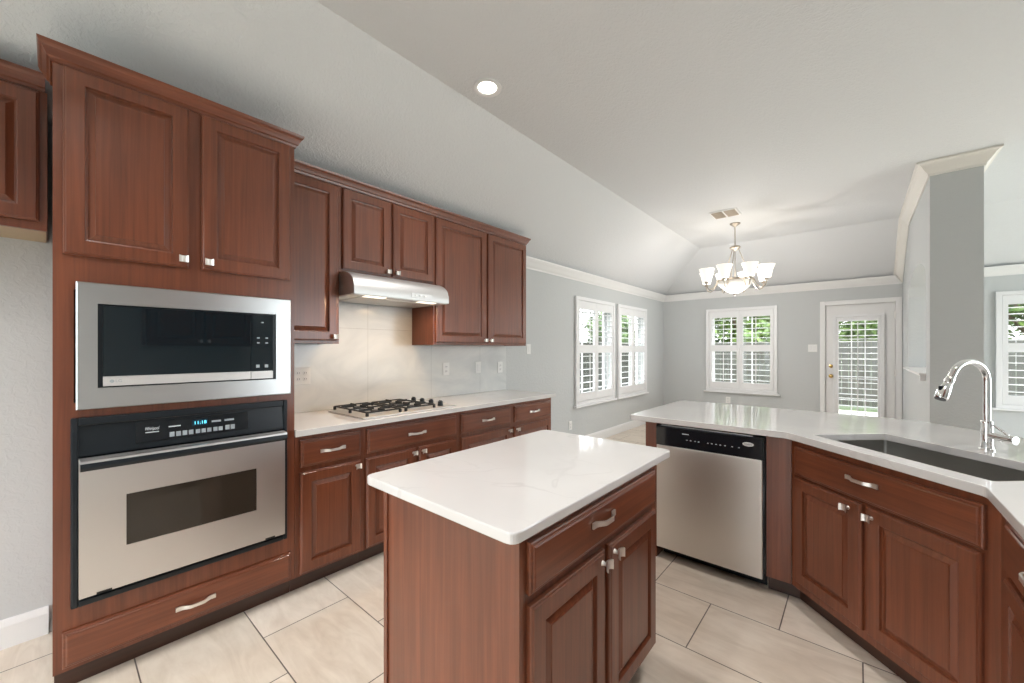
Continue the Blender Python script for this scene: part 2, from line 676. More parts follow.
# wall between breakfast nook and living room, with an arched pass-through
AX0, AX1, AY0 = 0.50, 0.82, 5.2
b = MB(); bm = b.bm
oy0, oy1, oz0, ozs, oza = 5.45, 7.18, 1.115, 2.03, 2.28
def ztop(y):
    return ZC if y <= YB - SL else ZC - (y - (YB - SL)) / SL * (ZC - ZE)
ys = [AY0, oy0] + [oy0 + (oy1 - oy0) * k / 20 for k in range(1, 20)] + [oy1, YB]
if (YB - SL) not in ys: ys = sorted(ys + [YB - SL])
def arch(y):
    tt = (y - (oy0 + oy1) / 2) / ((oy1 - oy0) / 2)
    return ozs + (oza - ozs) * math.sqrt(max(0.0, 1 - tt * tt))
for p, q in zip(ys[:-1], ys[1:]):
    c = (p + q) / 2
    segs = [(0, 0, ztop(p), ztop(q))] if not (oy0 < c < oy1) else [(0, 0, oz0, oz0), (arch(p), arch(q), ztop(p), ztop(q))]
    for zp0, zq0, zp1, zq1 in segs:
        v = [bm.verts.new(c3) for c3 in ((AX0, p, zp0), (AX1, p, zp0), (AX1, q, zq0), (AX0, q, zq0),
                                        (AX0, p, zp1), (AX1, p, zp1), (AX1, q, zq1), (AX0, q, zq1))]
        for f in ((0, 3, 2, 1), (4, 5, 6, 7), (0, 1, 5, 4), (1, 2, 6, 5), (2, 3, 7, 6), (3, 0, 4, 7)):
            bm.faces.new([v[i] for i in f])
bmesh.ops.remove_doubles(bm, verts=bm.verts, dist=1e-5)
# drop coincident inner walls between neighbouring strips
seen = {}
for f in list(bm.faces):
    key = tuple(sorted(v.index for v in f.verts))
bm.verts.index_update()
for f in list(bm.faces):
    key = tuple(sorted(v.index for v in f.verts))
    seen.setdefault(key, []).append(f)
dead = [f for fs in seen.values() if len(fs) > 1 for f in fs]
bmesh.ops.delete(bm, geom=dead, context='FACES_ONLY')
struct(b.build('wall_arch', M['wall']))
b = MB(); b.box(AX0 - 0.05, AX1 + 0.05, oy0 + 0.004, oy1 - 0.004, oz0 + 0.002, oz0 + 0.022, 0.005)
b.box(AX0 - 0.04, AX0 - 0.001, oy0 + 0.02, oy0 + 0.034, oz0 - 0.055, oz0 + 0.002, 0.004)
b.box(AX0 - 0.022, AX0 - 0.001, oy0 + 0.06, oy1 - 0.06, oz0 - 0.02, oz0 + 0.002, 0.004)
struct(b.build('trim_1', M['trim']))

# crown moulding: profile (out from wall, up from ceiling corner)
CR = [(0, -0.115), (0.008, -0.115), (0.012, -0.095), (0.03, -0.075), (0.055, -0.04), (0.07, -0.022), (0.082, -0.018), (0.085, 0), (0, 0)]
CRS = [(0, -0.092), (0.008, -0.092), (0.012, -0.078), (0.03, -0.06), (0.055, -0.025), (0.07, -0.006), (0.082, 0.012), (0.085, 0.026), (0, 0)]
b = MB()
b.sweep([((XL + 0.001, 3.285, ZE - 0.03), (1, 0, 0)), ((XL + 0.001, YB - 0.001, ZE - 0.03), (1, -1, 0))], CRS)
struct(b.build('trim_2', M['trim']))
b = MB()
b.sweep([((XL + 0.001, YB - 0.001, ZE - 0.03), (1, -1, 0)), ((AX0 - 0.001, YB - 0.001, ZE - 0.03), (-1, -1, 0))], CRS)
b.sweep([((AX1 + 0.001, YB - 0.001, ZE - 0.03), (1, -1, 0)), ((XR - 0.001, YB - 0.001, ZE - 0.03), (-1, -1, 0))], CRS)
struct(b.build('trim_3', M['trim']))
b = MB()
CW = [(0, -0.12), (0.010, -0.12), (0.014, -0.10), (0.035, -0.075), (0.06, -0.035), (0.075, -0.022), (0.09, -0.018), (0.093, -0.002), (0, -0.002)]
b.sweep([((AX0 - 0.001, YB - 0.02, ZE + 0.012), (-1, 0, 0)), ((AX0 - 0.001, YB - SL, ZC), (-1, 0, 0)), ((AX0 - 0.001, AY0 - 0.001, ZC), (-1, -1, 0)),
         ((AX1 + 0.001, AY0 - 0.001, ZC), (1, -1, 0)), ((AX1 + 0.001, YB - SL, ZC), (1, 0, 0)), ((AX1 + 0.001, YB - 0.02, ZE + 0.012), (1, 0, 0))], CW)
struct(b.build('trim_4', M['cream']))

# baseboards
BB = [(0, 0), (0.016, 0), (0.016, 0.10), (0.010, 0.122), (0.006, 0.13), (0, 0.13)]
b = MB()
b.sweep([((XL + 0.001, 3.32, 0.001), (1, 0, 0)), ((XL + 0.001, YB - 0.001, 0.001), (1, -1, 0))], BB)
b.sweep([((XL + 0.001, YR, 0.001), (1, 0, 0)), ((XL + 0.001, -0.012, 0.001), (1, 0, 0))], BB)
struct(b.build('baseboard_left', M['trim']))
b = MB()
b.sweep([((XL + 0.001, YB - 0.001, 0.001), (1, -1, 0)), ((-0.45, YB - 0.001, 0.001), (0, -1, 0))], BB)
b.sweep([((AX1 + 0.02, YB - 0.001, 0.001), (0, -1, 0)), ((XR, YB - 0.001, 0.001), (0, -1, 0))], BB)
struct(b.build('baseboard_back', M['trim']))


# ------------------------------------------------------------------ windows with plantation shutters
def louver_mb(b, x0, x1, z, y, w=0.082, th=0.010, tilt=math.radians(14)):
    prof = []
    for k in range(8):
        a = 2 * PI * k / 8
        py, pz = math.cos(a) * w / 2, math.sin(a) * th / 2
        prof.append((y + py * math.cos(tilt) - pz * math.sin(tilt), z + py * math.sin(tilt) + pz * math.cos(tilt)))
    b.rings([[(x0, p, q) for p, q in prof], [(x1, p, q) for p, q in prof]])


def shutter(parent, x0, x1, z0, z1, y=-0.016, st=0.05, top=0.115, mid=0.115, bot=0.115, split=0.52, divided=True, tilt=0):
    b = MB()
    d = 0.014
    b.box(x0, x0 + st, y - d, y + d, z0, z1, 0.003)
    b.box(x1 - st, x1, y - d, y + d, z0, z1, 0.003)
    secs = []
    if divided:
        zm = z0 + (z1 - z0) * split
        for lo, hi in ((z0, z0 + bot), (zm - mid / 2, zm + mid / 2), (z1 - top, z1)):
            b.box(x0 + st - 0.002, x1 - st + 0.002, y - d + 0.001, y + d - 0.001, lo, hi, 0.002)
        secs = [(z0 + bot, zm - mid / 2), (zm + mid / 2, z1 - top)]
    else:
        for lo, hi in ((z0, z0 + bot), (z1 - top, z1)):
            b.box(x0 + st - 0.002, x1 - st + 0.002, y - d + 0.001, y + d - 0.001, lo, hi, 0.002)
        secs = [(z0 + bot, z1 - top)]
    for lo, hi in secs:
        n = max(3, int((hi - lo) / 0.088 + 0.5))
        for k in range(n):
            louver_mb(b, x0 + st, x1 - st, lo + (k + 0.5) * (hi - lo) / n, y, tilt=math.radians(tilt))
    p = b.build('shutter_panel', M['shutter'], parent)
    for lo, hi in secs:
        r = MB(); r.box((x0 + x1) / 2 - 0.006, (x0 + x1) / 2 + 0.006, y - 0.058, y - 0.046, lo + 0.02, hi - 0.02, 0.002)
        r.build('tilt_rod', M['shutter'], p)
    return p


def window(idx, loc, rot, w, h, tilt=-3):
    o = thing('window_%d' % idx, '', '', loc, rot)
    del o['label'], o['category']
    o['kind'] = 'structure'
    fw = 0.05
    b = MB()
    for a in ((0, fw, 0, h), (w - fw, w, 0, h), (fw - 0.002, w - fw + 0.002, h - fw, h), (fw - 0.002, w - fw + 0.002, 0, fw)):
        b.box(a[0], a[1], -0.038, -0.001, a[2], a[3], 0.004)
    b.build('casing', M['shutter'], o)
    b = MB(); b.box(-0.035, w + 0.035, -0.06, -0.001, -0.026, -0.001, 0.005)
    b.build('sill', M['shutter'], o)
    c = w / 2
    shutter(o, fw + 0.003, c - 0.0015, fw + 0.003, h - fw - 0.003, tilt=tilt)
    shutter(o, c + 0.0015, w - fw - 0.003, fw + 0.003, h - fw - 0.003, tilt=tilt)
    # sash and glass set deep in the wall
    y0, y1 = 0.10, 0.135
    i = ins + 0.002
    b = MB()
    s = 0.045
    b.box(i, i + s, y0, y1, i, h - i); b.box(w - i - s, w - i, y0, y1, i, h - i)
    b.box(i + s, w - i - s, y0, y1, h - i - s, h - i); b.box(i + s, w - i - s, y0, y1, i, i + s)
    b.box(i + s, w - i - s, y0, y1, h / 2 - 0.025, h / 2 + 0.025)
    for k in (1, 2):
        xx = i + (w - 2 * i) * k / 3
        b.box(xx - 0.009, xx + 0.009, y0 + 0.008, y1 - 0.008, i + s, h - i - s)
    b.build('sash', M['trim'], o)
    b = MB(); b.box(i + s * 0.5, w - i - s * 0.5, 0.116, 0.120, i + s * 0.5, h - i - s * 0.5)
    b.build('pane', M['glass'], o)
    return o


for i, (y, w, z, h) in enumerate(WINL):
    window(i + 1, (XL, y, z), PI / 2, w, h)
for i, (x, w, z, h) in enumerate(WINB):
    window(i + 3, (x, YB, z), 0, w, h)

# exterior door with its own shutter
dr = thing('door_1', '', '', (-0.445, YB, 0), 0)
del dr['label'], dr['category']
dr['kind'] = 'structure'
b = MB()
b.box(0, 0.068, -0.022, -0.001, 0, 2.125, 0.004); b.box(0.872, 0.94, -0.022, -0.001, 0, 2.125, 0.004)
b.box(0.066, 0.874, -0.022, -0.001, 2.058, 2.125, 0.004)
b.box(0.045, 0.085, 0.058, 0.085, 0, 2.085); b.box(0.855, 0.895, 0.058, 0.085, 0, 2.085); b.box(0.085, 0.855, 0.058, 0.085, 2.04, 2.085)
b.build('door_frame', M['trim'], dr)
b = MB()
dx0, dx1 = 0.072, 0.868
gx0, gx1, gz0, gz1 = 0.225, 0.700, 0.30, 1.83
b.box(dx0, gx0, 0.012, 0.056, 0.012, 2.052); b.box(gx1, dx1, 0.012, 0.056, 0.012, 2.052)
b.box(gx0, gx1, 0.012, 0.056, 0.012, gz0); b.box(gx0, gx1, 0.012, 0.056, gz1, 2.052)
b.build('door_leaf', M['trim'], dr)
b = MB(); b.box(gx0 - 0.005, gx1 + 0.005, 0.032, 0.036, gz0 - 0.005, gz1 + 0.005)
b.build('pane', M['glass'], dr)
b = MB()
for k in (1, 2):
    xx = gx0 + (gx1 - gx0) * k / 3
    b.box(xx - 0.008, xx + 0.008, 0.038, 0.05, gz0, gz1)
for k in range(1, 5):
    zz = gz0 + (gz1 - gz0) * k / 5
    b.box(gx0, gx1, 0.039, 0.049, zz - 0.008, zz + 0.008)
b.build('muntin_grid', M['trim'], dr)
b = MB()
for a in ((0.162, 0.20, 0.24, 1.90), (0.712, 0.753, 0.24, 1.90)):
    b.box(a[0], a[1], -0.030, 0.011, a[2], a[3], 0.003)
b.box(0.199, 0.714, -0.030, 0.011, 1.862, 1.90, 0.003); b.box(0.199, 0.714, -0.030, 0.011, 0.24, 0.278, 0.003)
b.build('shutter_frame', M['shutter'], dr)
shutter(dr, 0.202, 0.710, 0.281, 1.859, y=-0.012, st=0.03, top=0.06, bot=0.08, divided=False, tilt=-5)
for zz, r in ((1.10, 0.028), (0.945, 0.03)):
    b = MB()
    b.lathe([(r, 0.0115), (r, 0.004), (r * 0.5, 0.0), (r * 0.4, -0.025)] + ([(r * 0.95, -0.035), (r, -0.05), (r * 0.6, -0.062), (0.003, -0.064)] if zz < 1 else [(0.004, -0.027)]), (0.138, 0, zz), 20, 'y')
    b.build('door_knob' if zz < 1 else 'deadbolt', M['brass'], dr, True)
for zz in (0.25, 1.02, 1.87):
    b = MB(); b.box(0.862, 0.876, -0.006, 0.011, zz - 0.05, zz + 0.05, 0.003)
    b.build('hinge', M['nickel'], dr)


# =====================================================================  CABINETS
# local frame of every cabinet: x to the right seen from its front, y into the cabinet, z up; face frame at y = 0
DOORP = [(0.0, -0.0005), (0.0, -0.012), (0.003, -0.016), (0.006, -0.0165), (0.009, -0.020), (0.057, -0.020), (0.059, -0.0188),
         (0.0605, -0.009), (0.066, -0.0075), (0.069, -0.0085), (0.087, -0.0160), (0.0878, -0.0186), (0.090, -0.0192)]
DRAWP = [(0.0, -0.0005), (0.0, -0.010), (0.002, -0.013), (0.005, -0.0145), (0.009, -0.0148), (0.012, -0.0185), (0.016, -0.020)]


def add_knob(parent, x, z, y=-0.020):
    b = MB()
    b.lathe([(0.009, y), (0.007, y - 0.004), (0.006, y - 0.014), (0.009, y - 0.018)], (x, 0, z), 12, 'y')
    L = []
    n = 8
    h = 0.0155
    for k in range(n + 1):
        u = -1 + 2 * k / n
        xx = x + u * 0.0165
        yy = y - 0.017 - 0.010 * u * u
        hh = h * (1 - 0.12 * (1 - u * u))
        L.append([(xx, yy - 0.004, z - hh), (xx, yy - 0.004, z + hh), (xx, yy + 0.002, z + hh), (xx, yy + 0.002, z - hh)])
    b.rings(L)
    return b.build('knob', M['nickel'], parent, True)


def add_pull(parent, x, z, y=-0.020, length=0.148):
    b = MB()
    L = []
    n = 22
    hl = length / 2
    for k in range(n + 1):
        u = -1 + 2 * k / n
        a = abs(u)
        if a > 0.78:
            off = 0.006
        else:
            s = 1 - a / 0.78
            off = 0.006 + 0.020 * (0.5 - 0.5 * math.cos(PI * min(1, s * 1.5)))
        hw = 0.0095 if a > 0.78 else 0.0068 + 0.0025 * (a / 0.78) ** 2
        xx = x + u * hl
        L.append([(xx, y - off - 0.003, z - hw), (xx, y - off - 0.003, z + hw), (xx, y - off + 0.003, z + hw), (xx, y - off + 0.003, z - hw)])
    b.rings(L)
    return b.build('pull_handle', M['nickel'], parent, True)


def add_door(parent, x0, x1, z0, z1, knob=None):
    b = MB(); b.panel(x0, x1, z0, z1, DOORP)
    d = b.build('door', M['wood'], parent)
    if knob: add_knob(d, *knob)
    return d


def add_drawer(parent, x0, x1, z0, z1, pull=True, px=None, pz=None):
    b = MB(); b.panel(x0, x1, z0, z1, DRAWP)
    d = b.build('drawer_front', M['woodh'], parent)
    if pull: add_pull(d, px if px is not None else (x0 + x1) / 2, pz if pz is not None else (z0 + z1) / 2)
    return d


def base_carcass(parent, w, d=0.598, top=0.884, toe=0.10, rec=0.065, name='carcass', face=True, back_off=0.0):
    b = MB()
    b.box(0.0005, w - 0.0005, 0, d, toe, top)
    o = b.build(name, M['wood'], parent)
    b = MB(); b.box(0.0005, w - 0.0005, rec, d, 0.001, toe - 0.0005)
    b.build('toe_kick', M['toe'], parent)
    return o


DX = -2.34
L90 = PI / 2
CROWN_C = [(0, 0), (0.006, 0), (0.010, 0.012), (0.016, 0.016), (0.022, 0.030), (0.028, 0.042), (0.032, 0.046), (0.036, 0.052), (0.040, 0.064), (0, 0.064)]

# ---- tall oven cabinet
TW = 0.872
tow = thing('oven_cabinet', 'tall cherry cabinet holding the microwave and wall oven', 'cabinet', (DX, 0, 0), L90)
b = MB()
b.box(0, 0.018, 0.02, 0.598, 0.10, 2.47)
b.box(TW - 0.018, TW - 0.0005, 0.02, 0.598, 0.10, 2.47)
b.box(0.018, TW - 0.018, 0.58, 0.598, 0.10, 2.47)
for z in (0.10, 0.31, 1.093, 1.655, 2.452):
    b.box(0.018, TW - 0.018, 0.02, 0.58, z, z + 0.018)
b.build('carcass', M['wood'], tow)
b = MB()
b.box(0, 0.055, 0, 0.02, 0.10, 2.47)
b.box(TW - 0.055, TW - 0.0005, 0, 0.02, 0.10, 2.47)
for lo, hi in ((0.10, 0.135), (0.24, 0.36), (1.075, 1.15), (1.60, 1.775), (2.44, 2.47)):
    b.box(0.055, TW - 0.055, 0.0002, 0.02, lo, hi)
b.box(TW / 2 - 0.035, TW / 2 + 0.035, 0.0004, 0.02, 1.775, 2.44)
b.build('face_frame', M['wood'], tow)
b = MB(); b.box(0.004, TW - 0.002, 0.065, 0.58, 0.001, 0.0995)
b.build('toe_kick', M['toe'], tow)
b = MB()
b.sweep([((0, 0.22, 2.470), (-1, 0, 0)), ((0, 0, 2.470), (-1, -1, 0)), ((TW, 0, 2.470), (1, -1, 0)), ((TW, 0.255, 2.470), (1, 0, 0))], CROWN_C)
b.build('crown', M['woodh'], tow)
add_door(tow, 0.026, 0.412, 1.735, 2.468, (0.388, 1.772))
add_door(tow, 0.458, 0.847, 1.735, 2.468, (0.482, 1.772))
add_drawer(tow, 0.024, 0.849, 0.118, 0.258)

# ---- base cabinets under the cooktop wall
def base_unit(label, y0, w):
    t = thing('base_cabinet', label, 'cabinet', (DX, y0, 0), L90, 'base cabinets under the cooktop counter')
    base_carcass(t, w)
    return t
A = base_unit('narrow single-door cherry base cabinet beside the oven cabinet', 0.8725, 0.4025)
add_drawer(A, 0.026, 0.380, 0.705, 0.855)
add_door(A, 0.024, 0.380, 0.115, 0.677, (0.352, 0.648))
Bc = base_unit('cherry base cabinet directly below the gas cooktop', 1.275, 0.785)
add_drawer(Bc, 0.022, 0.760, 0.705, 0.855)
add_door(Bc, 0.016, 0.388, 0.115, 0.675, (0.362, 0.646))
add_door(Bc, 0.412, 0.760, 0.115, 0.675, (0.438, 0.646))
Cc = base_unit('two-drawer cherry base cabinet at the far end of the cooktop counter', 2.060, 1.245)
add_drawer(Cc, 0.026, 0.605, 0.705, 0.853)
add_drawer(Cc, 0.664, 1.225, 0.705, 0.850)
add_door(Cc, 0.030, 0.607, 0.115, 0.672, (0.580, 0.646))
add_door(Cc, 0.660, 1.225, 0.115, 0.668, (0.688, 0.642))

# ---- wall cabinets
UX = -2.64
def wall_unit(label, y0, w, z0, z1=2.465, d=0.298):
    t = thing('wall_cabinet', label, 'cabinet', (UX, y0, 0), L90, 'wall cabinets above the cooktop counter')
    b = MB(); b.rings([[(x, p, q) for p, q in ((0, z0 + 0.0121), (0, z1), (d - 0.05, z1), (d, z1 - 0.035), (d, z0 + 0.0121))] for x in (0.0005, w - 0.0005)])
    b.box(0.0005, w - 0.0005, 0, 0.02, z0, z0 + 0.012)
    b.box(0.0005, 0.016, 0.02, d, z0, z0 + 0.012); b.box(w - 0.016, w - 0.0005, 0.02, d, z0, z0 + 0.012)
    b.build('carcass', M['wood'], t)
    return t
UA = wall_unit('tall single-door cherry wall cabinet between oven cabinet and range hood', 0.8725, 0.3925, 1.400)
add_door(UA, 0.012, 0.378, 1.420, 2.455, (0.352, 1.447))
UB = wall_unit('short two-door cherry wall cabinet above the range hood', 1.265, 0.790, 1.888)
add_door(UB, 0.018, 0.384, 1.908, 2.455, (0.357, 1.936))
add_door(UB, 0.405, 0.780, 1.908, 2.455, (0.432, 1.936))
UC = wall_unit('wide two-door cherry wall cabinet right of the range hood', 2.055, 1.215, 1.400)
add_door(UC, 0.020, 0.606, 1.420, 2.455, (0.582, 1.447))
add_door(UC, 0.634, 1.203, 1.420, 2.455, (0.660, 1.447))
b = MB()
b.sweep([((UX, 0.925, 2.4655), (1, 0, 0)), ((UX, 3.270, 2.4655), (1, 1, 0)), ((XL + 0.155, 3.270, 2.4655), (0, 1, 0))], CROWN_C)
tag(b.build('cabinet_crown', M['woodh'], None, False, (UX, 2.1, 2.466)), 'long cherry crown moulding along the top of the cooktop wall cabinets', 'moulding')

# ---- cabinet over the refrigerator space
OF = thing('fridge_cabinet', 'cherry wall cabinet over the empty refrigerator space left of oven cabinet', 'cabinet', (UX, -0.955, 0), L90)
w = 0.940
b = MB(); b.rings([[(x, p, q) for p, q in ((0, 1.8851), (0, 2.465), (0.248, 2.465), (0.298, 2.43), (0.298, 1.8851))] for x in (0, w)])
b.box(0, w, 0, 0.02, 1.870, 1.885)
b.build('carcass', M['wood'], OF)
b = MB(); b.box(0.004, w - 0.004, 0.0205, 0.297, 1.872, 1.8845)
b.build('bottom_panel', M['cavity'], OF)['label'] = 'pale unfinished underside'
add_door(OF, 0.02, 0.455, 1.905, 2.455, (0.43, 1.935))
add_door(OF, 0.475, w - 0.022, 1.905, 2.455, (0.50, 1.935))
b = MB()
b.sweep([((0, 0, 2.4655), (0, -1, 0)), ((w - 0.006, 0, 2.4655), (0, -1, 0))], CROWN_C)
b.build('crown', M['woodh'], OF)

# ---- island
IX, IY = -0.643, 0.770
isl = thing('island_cabinet', 'freestanding cherry island cabinet under the white quartz top', 'cabinet', (IX, IY, 0), L90)
iw, idp = 0.895, 0.617
b = MB()
b.box(0, iw, 0, idp, 0.135, 0.8895)
b.box(0, 0.012, 0.065, idp, 0.001, 0.135)
b.build('carcass', M['wood'], isl)
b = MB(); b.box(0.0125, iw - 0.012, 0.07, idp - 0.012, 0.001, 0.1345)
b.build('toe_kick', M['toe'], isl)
b = MB(); b.box(-0.006, -0.0005, idp - 0.02, idp + 0.001, 0.001, 0.8895, 0.001)
b.build('corner_stile', M['wood'], isl)
add_drawer(isl, 0.028, 0.858, 0.730, 0.866, px=0.40, pz=0.812)
add_door(isl, 0.028, 0.422, 0.150, 0.702, (0.398, 0.668))
add_door(isl, 0.456, 0.858, 0.150, 0.702, (0.482, 0.675))
b = MB()
b.prism(fillet([(-1.306, 0.716), (-0.616, 0.716), (-0.616, 1.784), (-1.306, 1.784)], 0.032, 6), 0.890, 0.920, 0.004)
tag(b.build('island_countertop', M['quartz'], None, False, (-0.94, 1.22, 0.885)), 'white quartz slab with rounded corners topping the island', 'countertop')

# ---- dishwasher run of the peninsula
PY = 2.60
pe = thing('peninsula_end_panel', 'cherry end panel left of the dishwasher holding up the peninsula', 'cabinet panel', (-1.068, PY, 0), 0)
b = MB(); b.box(0, 0.074, 0, 0.62, 0.001, 0.884)
b.build('end_panel', M['wood'], pe)
b = MB(); b.box(0.0745, 1.30, 0.60, 0.62, 0.001, 0.884)
b.build('back_panel', M['wood'], pe)
fl = thing('filler_panel', 'narrow cherry filler panel between dishwasher and corner sink cabinet', 'cabinet panel', (-0.380, PY, 0), 0)
b = MB(); b.box(0, 0.114, 0, 0.02, 0.10, 0.884)
b.build('panel', M['wood'], fl)
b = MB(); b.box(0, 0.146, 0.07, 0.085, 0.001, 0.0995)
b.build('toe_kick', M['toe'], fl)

# ---- diagonal sink cabinet
s2 = math.sqrt(0.5)
P0 = Vector((-0.306, 2.586, 0)); E = Vector((s2, -s2, 0)); NN = Vector((s2, s2, 0))
so = P0 + NN * 0.04
sk = thing('sink_cabinet', 'diagonal two-door cherry cabinet under the kitchen sink', 'cabinet', so, -PI / 4)
b = MB()
b.box(0.0205, 0.888, 0, 0.02, 0.10, 0.884)
for xa in (0.03, 0.858):
    b.box(xa, xa + 0.018, 0.02, 0.55, 0.10, 0.60)
b.box(0.048, 0.858, 0.02, 0.55, 0.10, 0.118)
b.box(0.03, 0.876, 0.55, 0.566, 0.10, 0.60)
b.build('carcass', M['wood'], sk)
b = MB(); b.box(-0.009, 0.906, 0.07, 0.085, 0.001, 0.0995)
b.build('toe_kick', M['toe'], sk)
add_drawer(sk, 0.052, 0.852, 0.702, 0.850, px=0.437, pz=0.790)
add_door(sk, 0.052, 0.428, 0.140, 0.690, (0.370, 0.652))
add_door(sk, 0.451, 0.845, 0.140, 0.690, (0.478, 0.648))

# ---- right-hand run towards the camera
RX = 0.349
rc = thing('base_cabinet', 'cherry base cabinet right of the corner sink with drawer and door', 'cabinet', (RX, 1.9865, 0), -L90)
base_carcass(rc, 1.18, d=0.60)
b = MB()
add_drawer(rc, 0.128, 0.70, 0.70, 0.850, px=0.455, pz=0.803)
add_door(rc, 0.128, 0.70, 0.115, 0.683, (0.672, 0.65))
add_drawer(rc, 0.73, 1.155, 0.70, 0.850)
add_door(rc, 0.73, 1.155, 0.115, 0.683, (0.757, 0.65))
b.bm.free()

# ---- facing wall cabinets, seen only as a reflection in the microwave glass
fc = thing('facing_cabinet', 'dark cherry wall cabinet reflected in the microwave glass', 'cabinet', (0.66, 1.52, 0), -L90)
b = MB(); b.box(0, 0.92, 0, 0.315, 1.40, 2.465); b.build('carcass', M['wood'], fc)
add_door(fc, 0.02, 0.45, 1.42, 2.455, (0.425, 1.45)); add_door(fc, 0.47, 0.90, 1.42, 2.455, (0.495, 1.45))

# =====================================================================  COUNTERTOPS
b = MB()
b.prism([(XL + 0.002, 0.8735), (-2.302, 0.8735), (-2.302, 0.860), (-2.292, 0.860), (-2.292, 3.318), (XL + 0.002, 3.318)], 0.885, 0.920, 0.003)
tag(b.build('kitchen_countertop', M['quartz'], None, False, (-2.6, 2.1, 0.885)), 'long white quartz countertop carrying the cooktop along the left wall', 'countertop')


def dg(s, o):
    q = P0 + E * s + NN * o
    return (q.x, q.y)


outer = [(-1.165, 2.563), (-0.283, 2.563), (0.314, 1.966), (0.314, 0.80), (0.972, 0.80), (0.972, 1.96), (1.02, 2.78), (0.64, 3.165), (0.30, 3.50), (0.10, 3.545), (-1.160, 3.600)]
outer = fillet(outer, [0.02, 0.06, 0.05, 0, 0, 0, 0.05, 0.05, 0.10, 0.10, 0.03], 4)
hole = fillet([dg(0.10, 0.090), dg(0.10, 0.490), dg(0.832, 0.490), dg(0.832, 0.090)], 0.012, 3)
b = MB()
b.prism(outer, 0.885, 0.920, 0.003, [hole])
tag(b.build('peninsula_countertop', M['quartz'], None, False, (-0.2, 2.9, 0.885)), 'angled white quartz peninsula countertop with the sink cut into it', 'countertop')

# ---- undermount sink
snk = thing('kitchen_sink', 'stainless undermount sink basin set in the angled peninsula countertop', 'sink', P0 + Vector((0, 0, 0.68)), -PI / 4)
b = MB()
def rrect(x0, x1, y0, y1, z, r):
    return [(p[0], p[1], z) for p in fillet([(x0, y0), (x1, y0), (x1, y1), (x0, y1)], r, 4)]
b.rings([rrect(0.07, 0.862, 0.06, 0.52, 0.2035, 0.02), rrect(0.094, 0.838, 0.084, 0.496, 0.2035, 0.014), rrect(0.095, 0.837, 0.085, 0.495, 0.03, 0.014),
         rrect(0.11, 0.822, 0.10, 0.48, 0.0, 0.02)], cap0=False, cap1=True)
bsn = b.build('basin', M['sinksteel'], snk, True)
b = MB(); b.lathe([(0.045, 0.0012), (0.045, 0.003), (0.036, 0.004), (0.03, 0.0015), (0.004, 0.0013)], (0.466, 0.33, 0), 24)
b.build('drain', M['chrome'], snk, True)

# ---- faucet
fb = P0 + E * 0.452 + NN * 0.591
fau = thing('faucet', 'chrome pull-down gooseneck kitchen faucet standing behind the sink', 'faucet', (fb.x, fb.y, 0.9205), -PI / 4)
# local: x along the sink front, -y towards the sink
b = MB()
b.lathe([(0.025, 0), (0.025, 0.005), (0.021, 0.009), (0.0195, 0.03), (0.0195, 0.118), (0.018, 0.126), (0.0135, 0.130)], (0, 0, 0), 28)
b.build('body', M['chrome'], fau, True)
b = MB()
pts = [(0, 0, 0.128), (0, 0, 0.20), (0, 0, 0.303)]
R = 0.084
for k in range(1, 15):
    a = PI * k / 14 * 0.87
    pts.append((0, -R + R * math.cos(a), 0.303 + R * math.sin(a)))
lastp = Vector(pts[-1]); dirp = (Vector(pts[-1]) - Vector(pts[-2])).normalized()
pts.append(tuple(lastp + dirp * 0.02))
b.tube(pts, 0.0128, 16)
b.build('spout', M['chrome'], fau, True)
h0 = lastp + dirp * 0.018
b = MB()
hp = [tuple(h0 + dirp * d) for d in (0, 0.004, 0.03, 0.034, 0.038, 0.075, 0.10, 0.108)]
b.tube(hp, [0.0135, 0.0155, 0.016, 0.0145, 0.017, 0.022, 0.0235, 0.021], 20)
hd = b.build('spray_head', M['chrome'], fau, True)
b = MB(); b.tube([tuple(h0 + dirp * 0.1082), tuple(h0 + dirp * 0.1105)], 0.019, 18)
b.build('nozzle_face', M['blackplastic'], hd, True)
b = MB()
c = h0 + dirp * 0.062
b.box(-0.006, 0.006, c.y - 0.026, c.y - 0.012, c.z - 0.016, c.z + 0.016, 0.003)
b.build('spray_button', M['blackplastic'], hd, True)
b = MB()
b.tube([(0.014, -0.002, 0.066), (0.045, -0.004, 0.064), (0.070, -0.004, 0.062)], [0.0155, 0.0155, 0.0155], 18)
b.lathe([(0.0155, 0.070), (0.0185, 0.072), (0.0185, 0.094), (0.0165, 0.098), (0.004, 0.0985)], (0, -0.004, 0.062), 20, 'x')
b.build('handle', M['chrome'], fau, True)
b = MB(); b.tube([(0.072, -0.003, 0.078), (0.055, -0.001, 0.092), (0.035, 0.001, 0.104), (0.018, 0.002, 0.112)], [0.006, 0.0055, 0.005, 0.004], 10)
b.build('lever', M['chrome'], fau, True)

